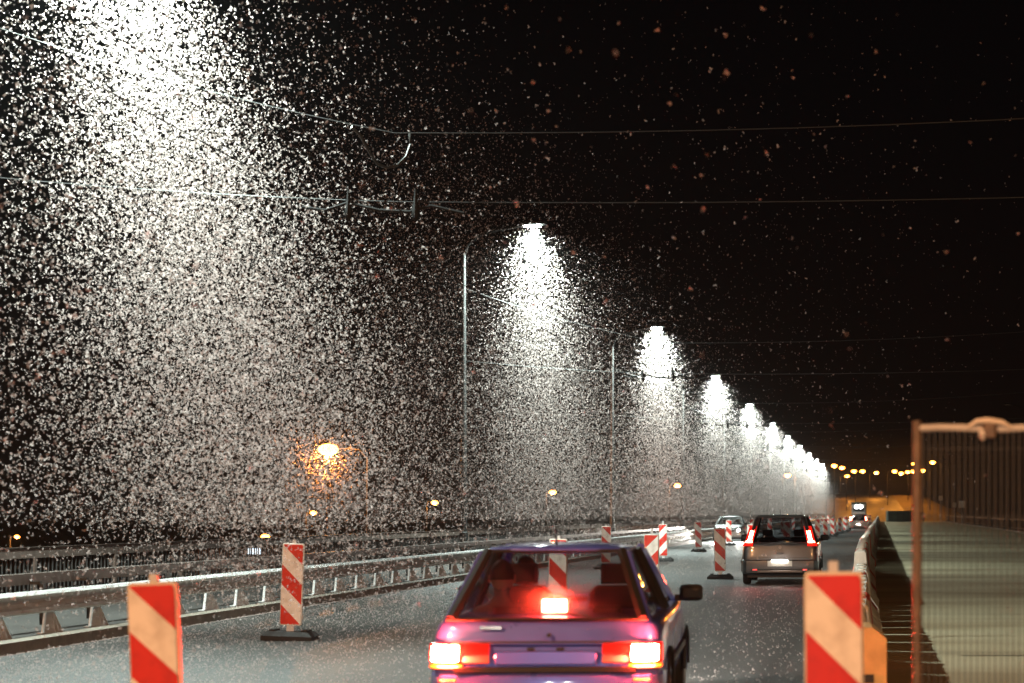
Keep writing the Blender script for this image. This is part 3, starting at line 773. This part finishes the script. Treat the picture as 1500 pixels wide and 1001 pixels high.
# tailgate details
MB().rbox((0, 0.058, 0.60), (0.70, 0.03, 0.10), 0.01, axis=1).build("plate_recess", "blue_paint", c1)
MB().box((0, 0.055, 0.708), (1.28, 0.02, 0.012)).build("tailgate_seam", "trim", c1, ang=0)
MB().box((0, 0.040, 0.522), (1.24, 0.05, 0.035)).build("bumper_gap", "trim", c1, ang=0)
MB().tube([(0.02, 0.085, 0.755), (0.02, 0.062, 0.755)], 0.014, 10).build("lock", "trim", c1)
MB().box((-0.38, 0.098, 0.805), (0.15, 0.012, 0.022)).build("badge", "chrome", c1, ang=0)
for s in (-1, 1): MB().box((s * 0.10, 0.036, 0.662), (0.05, 0.02, 0.018)).build("plate_lamp", "trim", c1, ang=0)
# trim strip along the flank
for s in (-1, 1): MB().box((s * 0.822, 1.9, 0.52), (0.02, 1.7, 0.05)).build("side_strip", "trim", c1, ang=0)

# driver
def person(name, label, loc, yaw, scale=1.0):
    me = bpy.data.meshes.new(name)
    J = [((0, 0, 0.42), .15), ((0, -0.05, 0.62), .15), ((0, -0.12, 0.84), .15), ((0, -0.14, 0.97), .06), ((0, -0.12, 1.05), .04), ((0, -0.09, 1.13), .085), ((0, -0.09, 1.22), .088), ((0, -0.09, 1.28), .05),
         ((-0.19, -0.12, 0.92), .065), ((-0.25, 0.06, 0.72), .05), ((-0.17, 0.30, 0.80), .038), ((-0.15, 0.38, 0.83), .035),
         ((0.19, -0.12, 0.92), .065), ((0.25, 0.06, 0.72), .05), ((0.17, 0.30, 0.80), .038), ((0.15, 0.38, 0.83), .035),
         ((-0.11, 0.25, 0.46), .09), ((-0.12, 0.48, 0.48), .075), ((-0.12, 0.72, 0.25), .05), ((0.11, 0.25, 0.46), .09), ((0.12, 0.48, 0.48), .075), ((0.12, 0.72, 0.25), .05)]
    E = [(0, 1), (1, 2), (2, 3), (3, 4), (4, 5), (5, 6), (6, 7), (3, 8), (8, 9), (9, 10), (10, 11), (3, 12), (12, 13), (13, 14), (14, 15), (0, 16), (16, 17), (17, 18), (0, 19), (19, 20), (20, 21)]
    me.from_pydata([j[0] for j in J], E, [])
    o = put(name, me, None, loc, (0, 0, yaw)); me.materials.append(MATS["cloth"])
    sk = o.modifiers.new("skin", 'SKIN'); sk.use_smooth_shade = True
    if not me.skin_vertices: me.attributes
    sv = me.skin_vertices[0].data if me.skin_vertices else None
    if sv:
        for v, j in zip(sv, J): v.radius = (j[1], j[1])
        sv[0].use_root = True
    sb = o.modifiers.new("sub", 'SUBSURF'); sb.levels = 1; sb.render_levels = 1
    tag(o, label, "person")
    # head skin and hair follow the body
    hd = MB(); rings = []
    for k_ in range(9):
        a = math.pi * k_ / 8; r = max(0.004, math.sin(a))
        rings.append([(math.cos(q_) * r * 0.085, -0.085 + math.sin(q_) * r * 0.105, 1.19 - math.cos(a) * 0.125) for q_ in [2 * math.pi * z / 14 for z in range(14)]])
    h = hd.loft(rings).build("head", "skin", o)
    MB().tube([(0, 0.01, 1.20), (0, 0.035, 1.165)], [0.012, 0.016], 6).build("nose", "skin", h)
    for s in (-1, 1): MB().rbox((s * 0.088, -0.09, 1.18), (0.02, 0.04, 0.06), 0.005, axis=0).build("ear", "skin", h)
    hr = MB(); rings = []
    for k_ in range(6):
        a = math.pi * (0.45 + 0.55 * k_ / 5); r = max(0.004, math.sin(a))
        rings.append([(math.cos(q_) * r * 0.092, -0.100 + math.sin(q_) * r * 0.108, 1.195 - math.cos(a) * 0.13) for q_ in [2 * math.pi * z / 14 for z in range(14)]])
    hr.loft(rings).build("hair", "hair", h)
    return o
def car_place(loc, yaw, p):
    c, s_ = math.cos(yaw), math.sin(yaw)
    return (loc[0] + p[0] * c - p[1] * s_, loc[1] + p[0] * s_ + p[1] * c, loc[2] + p[2])
person("person", "passenger in pale top on the rear seat of the blue hatchback", car_place((-2.30, 12.62, 0), R(3.4), (-0.44, 1.15, -0.07)), R(3.4))
person("person", "driver in pale grey top seated at the wheel of the blue hatchback", car_place((-2.30, 12.62, 0), R(3.4), (-0.36, 1.86, -0.06)), R(3.4))
MB_sw = MB()
ring = [(math.cos(a) * 0.18 - 0.36, 2.28, 0.80 + math.sin(a) * 0.17) for a in [2 * math.pi * k_ / 20 for k_ in range(21)]]
MB_sw.tube(ring, 0.014, 6).build("steering_wheel", "trim", c1)

# --- grey people carrier
P2 = dict(w=1.72, L=4.1, H=1.56, belt=0.93, hood=1.0, rake=0.10, wsy=3.05, roof_r=0.42, roof_f=2.15, roof_w=1.10, cp=0.13, bpil=1.75, axr=0.72, axf=3.3, bump=(0.24, 0.56), seat=2.0, rseat=0.95, rwb=0.92, spoiler=True)
c2, q2 = make_car("people_carrier", "grey people carrier with tall tail lights beside its rear window, driving away", P2, (-2.22, 40.6, 0.0), R(0.6), "grey_paint", glass="glass_dark")
def carrier_lights(c, P, q, br, plate=True):
    for s in (-1, 1):
        tl = put("tail_light", None, c)
        xb, xt = 0.715, 0.600
        for nm, m, z0, z1, grow, yo in (("outer_lens", "red_lens", 0.86, 1.30, 0.03, 0.0), ("brake_lamp", br, 0.94, 1.20, -0.005, -0.02)):
            rings = []
            for z in np.linspace(z0, z1, 5):
                u = (z - 0.86) / 0.44; x = xb + (xt - xb) * u; y = 0.10 + 0.09 * u + (z - .86) * 0.38 - 0.05 + yo
                hw = 0.055 + grow + (0.03 if z < 0.97 else 0)
                rings.append([(s * (x - hw), y, z), (s * (x + hw * 0.4), y, z), (s * (x + hw), y + 0.05, z), (s * (x + hw), y + 0.12, z), (s * (x - hw), y + 0.10, z)])
            MB().loft(rings).build(nm, m, tl, ang=40)
        MB().box((s * 0.55, -0.012, 0.34), (0.10, 0.02, 0.035)).build("reflector", "red_lens", tl, ang=0)
    pl = MB().box((0, -0.004, 0.475), (0.54, 0.02, 0.12)).build("number_plate", "plate", c, ang=0)
    MB().box((0, -0.024, 0.546), (0.36, 0.02, 0.010)).build("plate_lamp", "plate_lamp", pl, ang=0)
    MB().box((0, 0.085, 0.60), (1.30, 0.02, 0.012)).build("tailgate_seam", "trim", c, ang=0)
    MB().box((0, 0.085, 0.70), (0.16, 0.03, 0.035)).build("handle", "trim", c, ang=0)
    MB().tube([(0, 0.10, 0.83), (0, 0.088, 0.83)], 0.035, 12).build("badge", "galv_dull", c)
    MB().rbox((0, -0.012, 0.30), (1.0, 0.03, 0.05), 0.01, axis=1).build("lower_trim", "galv_dull", c)
carrier_lights(c2, P2, q2, "brake_far")

# --- far hatchback further along
c4, q4 = make_car("hatchback", "small pale hatchback far down the lane beside the barrier row", dict(P2, H=1.50), (-1.95, 163, 0.0), R(0.5), "pale_paint", glass="glass_dark")
carrier_lights(c4, P2, q4, "brake_far")

# --- oncoming saloon
P3 = dict(w=1.70, L=4.3, H=1.42, belt=0.90, hood=0.92, rake=0.05, wsy=3.0, roof_r=1.0, roof_f=2.2, roof_w=1.10, cp=0.07, bpil=1.7, axr=0.85, axf=3.5, bump=(0.26, 0.52), seat=2.0, rseat=1.15, rwb=0.93)
def headlights(c, P, power):
    L = P["L"]; w = P["w"] / 2
    for s in (-1, 1):
        h = put("headlight", None, c)
        MB().rbox((s * (w - 0.27), L - 0.09, 0.64), (0.34, 0.12, 0.16), 0.02, axis=1).build("housing", "chrome", h)
        MB().tube([(s * (w - 0.27), L - 0.03, 0.64), (s * (w - 0.27), L - 0.012, 0.64)], 0.075, 14).build("bulb", "head_glow", h)
        if power: lamp('SPOT', "headlight_beam", c, (s * (w - 0.27), L + 0.03, 0.64), power, (1.0, 0.95, 0.86), 0.06, R(84), 0.8, (R(90 - 4), 0, 0))
    MB().box((0, L - 0.03, 0.62), (0.70, 0.03, 0.12)).build("grille", "trim", c, ang=0)
    MB().box((0, L + 0.008, 0.38), (0.52, 0.02, 0.11)).build("number_plate", "plate", c, ang=0)
headlights(c1, P1, 600)
headlights(c2, P2, 1300)
headlights(c4, P2, 1500)
c3, q3 = make_car("saloon_car", "oncoming pale saloon with headlights on, in the lane beside the guard rail", P3, (-8.3, 104.3, 0.0), R(180), "silver_paint", glass="glass")
headlights(c3, P3, 2500)
c5, q5 = make_car("saloon_car", "assumed unseen dark saloon following behind the blue hatchback with its headlights on", P3, (-2.5, -11.5, 0.0), R(1.5), "grey_paint", glass="glass_dark")  # assumed car behind the viewpoint, added for white headlight on the blue boot
headlights(c5, P3, 420)
# --- far oncoming lorry with bright lights
p = at(1258, 744, 300)
lo = thing("lorry", "distant oncoming lorry with dazzling white lights beyond the far hatchback", "lorry", (-3.6, 303, 0), 0)
MB().rbox((0, 0, 1.75), (2.3, 2.0, 2.4), 0.12, axis=1).build("cab", "pale_paint", lo)
MB().box((0, 4.6, 2.0), (2.4, 7.0, 2.6)).build("cargo_box", "green_tarp", lo, ang=0)
MB().box((0, -1.012, 2.15), (1.9, 0.03, 0.8)).build("windscreen", "trim", lo, ang=0)
for s in (-1, 1):
    MB().tube([(s * 0.34, -1.0, 2.55), (s * 0.34, -1.05, 2.55)], 0.30, 12).build("roof_light", "white_lamp", lo)
    MB().tube([(s * 0.8, -1.0, 0.9), (s * 0.8, -1.04, 0.9)], 0.16, 12).build("headlight", "head_glow", lo)
    for yy in (-0.1, 3.0, 6.8):
        MB().tube([(s * 1.12, yy, 0.48), (s * 0.85, yy, 0.48)], 0.48, 16).build("wheel", "tyre", lo)

# ------------------------------------------------------------------ things at the far end
cont = thing("site_container", "grey green tarpaulin covered load at the end of the closed carriageway", "container", (3.2, 318, 0.004), R(8))
MB().rbox((0, 0, 0.95), (4.3, 2.4, 1.9), 0.12, axis=2).build("covered_load", "green_tarp", cont)
for xx in (-1.4, -0.5, 0.5, 1.4): MB().tube([(xx, -1.23, 0.05), (xx, -1.23, 1.86)], 0.03, 5).build("strap", "dark_metal", cont)
sg = thing("road_sign", "red and white road sign on a post past the covered load", "sign", (6.1, 330, 0.0), 0)
MB().tube([(0, 0, 0), (0, 0, 3.4)], 0.05, 6).build("post", "post_tube", sg)
MB().box((0, -0.06, 2.9), (1.0, 0.03, 0.45)).build("upper_plate", "sign_red", sg, ang=0)
MB().box((0, -0.06, 2.35), (1.0, 0.03, 0.35)).build("lower_plate", "sign_white", sg, ang=0)
sg = thing("work_van", "dark low works vehicle parked beside the covered load", "van", (6.3, 322, 0.0), R(12))
MB().loft([[(-0.9, y, 0.35), (0.9, y, 0.35), (0.88, y, 0.95), (0.75, y, z), (-0.75, y, z), (-0.88, y, 0.95)] for y, z in ((-2.1, 1.35), (-1.9, 1.75), (0.6, 1.8), (1.2, 1.1), (2.1, 0.98))]).build("body", "trim", sg)
for s in (-1, 1):
    MB().box((s * 0.75, -2.12, 0.9), (0.14, 0.03, 0.22)).build("tail_light", "red_lens", sg, ang=0)
    for yy in (-1.3, 1.3): MB().tube([(s * 0.92, yy, 0.32), (s * 0.7, yy, 0.32)], 0.32, 14).build("wheel", "tyre", sg)
# small lit signs among the far posts on the right
for (x, y, d, sz, lb) in ((1398, 740, 260, 0.55, "small white sign plate on a far post by the right parapet"), (1409, 739, 235, 0.75, "pale tall sign plate nearer on the right parapet side"), (1378, 730, 280, 0.6, "bright small lamp box beside the far right parapet")):
    p = at(x, y, d)
    r = thing("sign_plate", lb, "sign", (p.x, p.y, 0.1), 0)
    MB().tube([(0, 0, 0), (0, 0, p.z + 0.2)], 0.04, 6).build("post", "post_tube", r)
    MB().box((0, -0.06, p.z - 0.1), (sz, 0.03, sz * 1.2)).build("plate", "sign_white", r, ang=0)
# building with four lit windows on the bank
p = at(382, 803, 230)
bl = thing("bank_building", "low dark building on the river bank with four small lit windows", "building", (p.x, p.y, -9), R(10))
MB().box((0, 0, 3.4), (14, 8, 6.8)).build("wall", "brick_dark", bl, ang=0)
MB().loft([[(-7.4, y, 6.8), (7.4, y, 6.8), (7.4, y, 7.0), (-7.4, y, 7.0)] for y in (-4.4, 4.4)]).build("roof", "trim", bl, ang=0)
for k_ in range(4): MB().box((-0.75 + k_ * 0.42, -4.02, 5.85), (0.26, 0.06, 0.7)).build("window", "window_lit", bl, ang=0)

# ------------------------------------------------------------------ mayflies
def template(full=True):
    v = [(0, -0.48, 0.06), (0.07, 0.05, 0.03), (-0.02, 0.05, -0.06), (0, 0.36, 0.0)] if full else []
    f = [(0, 1, 2), (3, 2, 1)] if full else []
    o = len(v)
    for s in (-1, 1):
        v += [(s * 0.02, 0.14, 0.05), (s * 0.30, 0.24, 0.42), (s * 0.42, -0.06, 0.46), (s * 0.06, -0.20, 0.10)]
        k_ = o + (0 if s < 0 else 4); f += [(k_, k_ + 1, k_ + 2), (k_, k_ + 2, k_ + 3)]
    return np.array(v, np.float32), np.array(f, np.int32)
def swarm_mesh(name, Pn, size, full=True, flat=False):
    V, Fc = template(full); N = len(Pn)
    a = rng.uniform(0, 2 * np.pi, (N, 3)); 
    if flat: a[:, 0] = rng.normal(0, 0.35, N); a[:, 1] = rng.normal(0, 0.35, N)
    ca, sa = np.cos(a), np.sin(a)
    Z, O = np.zeros(N), np.ones(N)
    Rx = np.stack([O, Z, Z, Z, ca[:, 0], -sa[:, 0], Z, sa[:, 0], ca[:, 0]], 1).reshape(N, 3, 3)
    Ry = np.stack([ca[:, 1], Z, sa[:, 1], Z, O, Z, -sa[:, 1], Z, ca[:, 1]], 1).reshape(N, 3, 3)
    Rz = np.stack([ca[:, 2], -sa[:, 2], Z, sa[:, 2], ca[:, 2], Z, Z, Z, O], 1).reshape(N, 3, 3)
    M = Rz @ Ry @ Rx
    sc = (size * np.clip(np.exp(rng.normal(-0.08, 0.32, N)), 0.4, 2.0)).astype(np.float32)
    verts = (np.einsum('nij,vj->nvi', M, V) * sc[:, None, None] + Pn[:, None, :]).reshape(-1, 3).astype(np.float32)
    faces = (Fc[None] + (np.arange(N) * len(V))[:, None, None]).reshape(-1, 3).astype(np.int32)
    me = bpy.data.meshes.new(name)
    me.vertices.add(len(verts)); me.vertices.foreach_set("co", verts.ravel())
    me.loops.add(faces.size); me.loops.foreach_set("vertex_index", faces.ravel())
    me.polygons.add(len(faces)); me.polygons.foreach_set("loop_start", np.arange(0, faces.size, 3, dtype=np.int32))
    me.polygons.foreach_set("loop_total", np.full(len(faces), 3, np.int32))
    me.update(); me.validate(); me.materials.append(MATS["mayfly"])
    return me
LX, LZ = -10.11, 9.80
def column(n, y, core, spread, lean):
    k1 = core
    # tight knot just under the lamp
    r = np.abs(rng.normal(0, 0.30, k1)); an = rng.uniform(0, 2 * np.pi, k1); dz = rng.exponential(1.1, k1) - 0.25
    A = np.stack([LX + r * np.cos(an) * (0.7 + 0.25 * np.clip(dz, 0, 4)), y + r * np.sin(an) * (0.7 + 0.25 * np.clip(dz, 0, 4)), LZ - dz], 1)
    k2 = n - k1
    dz = rng.beta(1.75, 1.05, k2) * 9.4
    sg_ = spread * (0.36 + 0.10 * dz)
    Bq = np.stack([LX + rng.normal(0, 1, k2) * sg_, y + rng.normal(0, 1, k2) * sg_, LZ - dz], 1)
    P_ = np.concatenate([A, Bq])
    P_ = P_[(P_[:, 2] > 1.4) | (rng.random(len(P_)) < 0.4)]
    P_[:, 0] += lean * np.clip(LZ - P_[:, 2], 0, 12)
    return P_[(P_[:, 2] > 0.25) & (P_[:, 2] < 12)]
SW = "pale mayflies swarming in a bright column under a bridge lamp"
COUNTS = [54000, 36000, 30000, 28000, 26000, 25000, 24000, 24000, 22000, 20000, 20000]
for i, y in enumerate(LY):
    me = swarm_mesh("mayfly_swarm", column(COUNTS[i], y, 450, 1.0, 0.26 if i == 0 else 0.07), 0.040 if i < 2 else 0.052, full=(i == 0))
    tag(put("mayfly_swarm", me), SW, "insect swarm", "mayfly swarms under the lamps", "stuff")
# loose field of mayflies along the bridge
def field(n):
    y = 12 + 85 * rng.beta(1.2, 2.4, n)
    z = 0.2 + 11.0 * rng.beta(1.15, 1.9, n)
    x = rng.normal(-10.2, 1.7, n) + 0.24 * (9.8 - z)
    keep = (z > 1.5) | (rng.random(n) < 0.30)
    return np.stack([x, y, z], 1)[keep]
me = swarm_mesh("mayfly_swarm", field(138000), 0.036)
tag(put("mayfly_swarm", me), "loose cloud of mayflies filling the dark air along the guard rail", "insect swarm", None, "stuff")
o_ = np.array(p_or) - np.array([0.2, 0, 0.3])  # swarm added here to give the orange lamp its glow
me = swarm_mesh("mayfly_swarm", o_ + rng.normal(0, 1, (1700, 3)) * np.array([0.8, 0.8, 1.1]), 0.05, full=False)
tag(put("mayfly_swarm", me), "mayflies added to spread the glow of the bright orange lamp beyond the parapet", "insect swarm", None, "stuff")
n = 5200
Pn = np.stack([rng.normal(-3.5, 3.2, n), 9 + 70 * rng.beta(1.1, 1.6, n), 0.6 + 12 * rng.beta(1.5, 1.5, n)], 1)
me = swarm_mesh("mayfly_swarm", Pn, 0.036)
tag(put("mayfly_swarm", me), "sparse mayflies scattered in the black sky over the traffic lanes", "insect swarm", None, "stuff")
# dead ones on the asphalt and the deck
n = 42000
yy = 9 + 80 * rng.beta(0.9, 2.6, n); xx = np.where(rng.random(n) < 0.6, rng.normal(-8.2, 1.6, n), rng.uniform(-9.7, -0.3, n)); xx = np.clip(xx, -9.7, -0.5)
me = swarm_mesh("mayfly_litter", np.stack([xx, yy, np.full(n, 0.006)], 1), 0.026, full=False, flat=True)
tag(put("mayfly_litter", me), "dead mayflies littering the dark asphalt", "insects", None, "stuff")
# the nearest single ones
V, Fc = template(True)
one = bpy.data.meshes.new("mayfly"); one.from_pydata([tuple(v * 0.027) for v in V], [], [tuple(int(i_) for i_ in f) for f in Fc]); one.materials.append(MATS["mayfly"])
for k_ in range(55):
    d = rng.uniform(7, 17); x = rng.uniform(-60, 1480) if k_ % 3 else rng.uniform(0, 800); y = rng.uniform(5, 740)
    p = at(x, y, d)
    o = put("mayfly", one, None, p, [float(a_) for a_ in rng.uniform(0, 6.28, 3)])
    tag(o, "single large blurred mayfly flying apart from the swarm", "mayfly", "single mayflies in the foreground air")

# ------------------------------------------------------------------ haze added to stand in for lens bloom round the lamps
def haze():
    m = bpy.data.materials.new("haze"); m.use_nodes = True
    n, l = m.node_tree.nodes, m.node_tree.links
    n.remove(n["Principled BSDF"])
    v = n.new("ShaderNodeVolumePrincipled"); v.inputs["Color"].default_value = (0.9, 0.9, 0.9, 1)
    v.inputs["Density"].default_value = HAZE
    v.inputs["Anisotropy"].default_value = 0.45
    l.new(v.outputs[0], n["Material Output"].inputs["Volume"])
    MATS["haze"] = m
    o = MB().box((0, 1010, 3.0), (2840, 2860, 26.5)).build("haze", "haze", ang=0)
    tag(o, "thin haze added for lamp glow over the bridge and river", "haze", None, "stuff")
HAZE = 0.00014
haze()
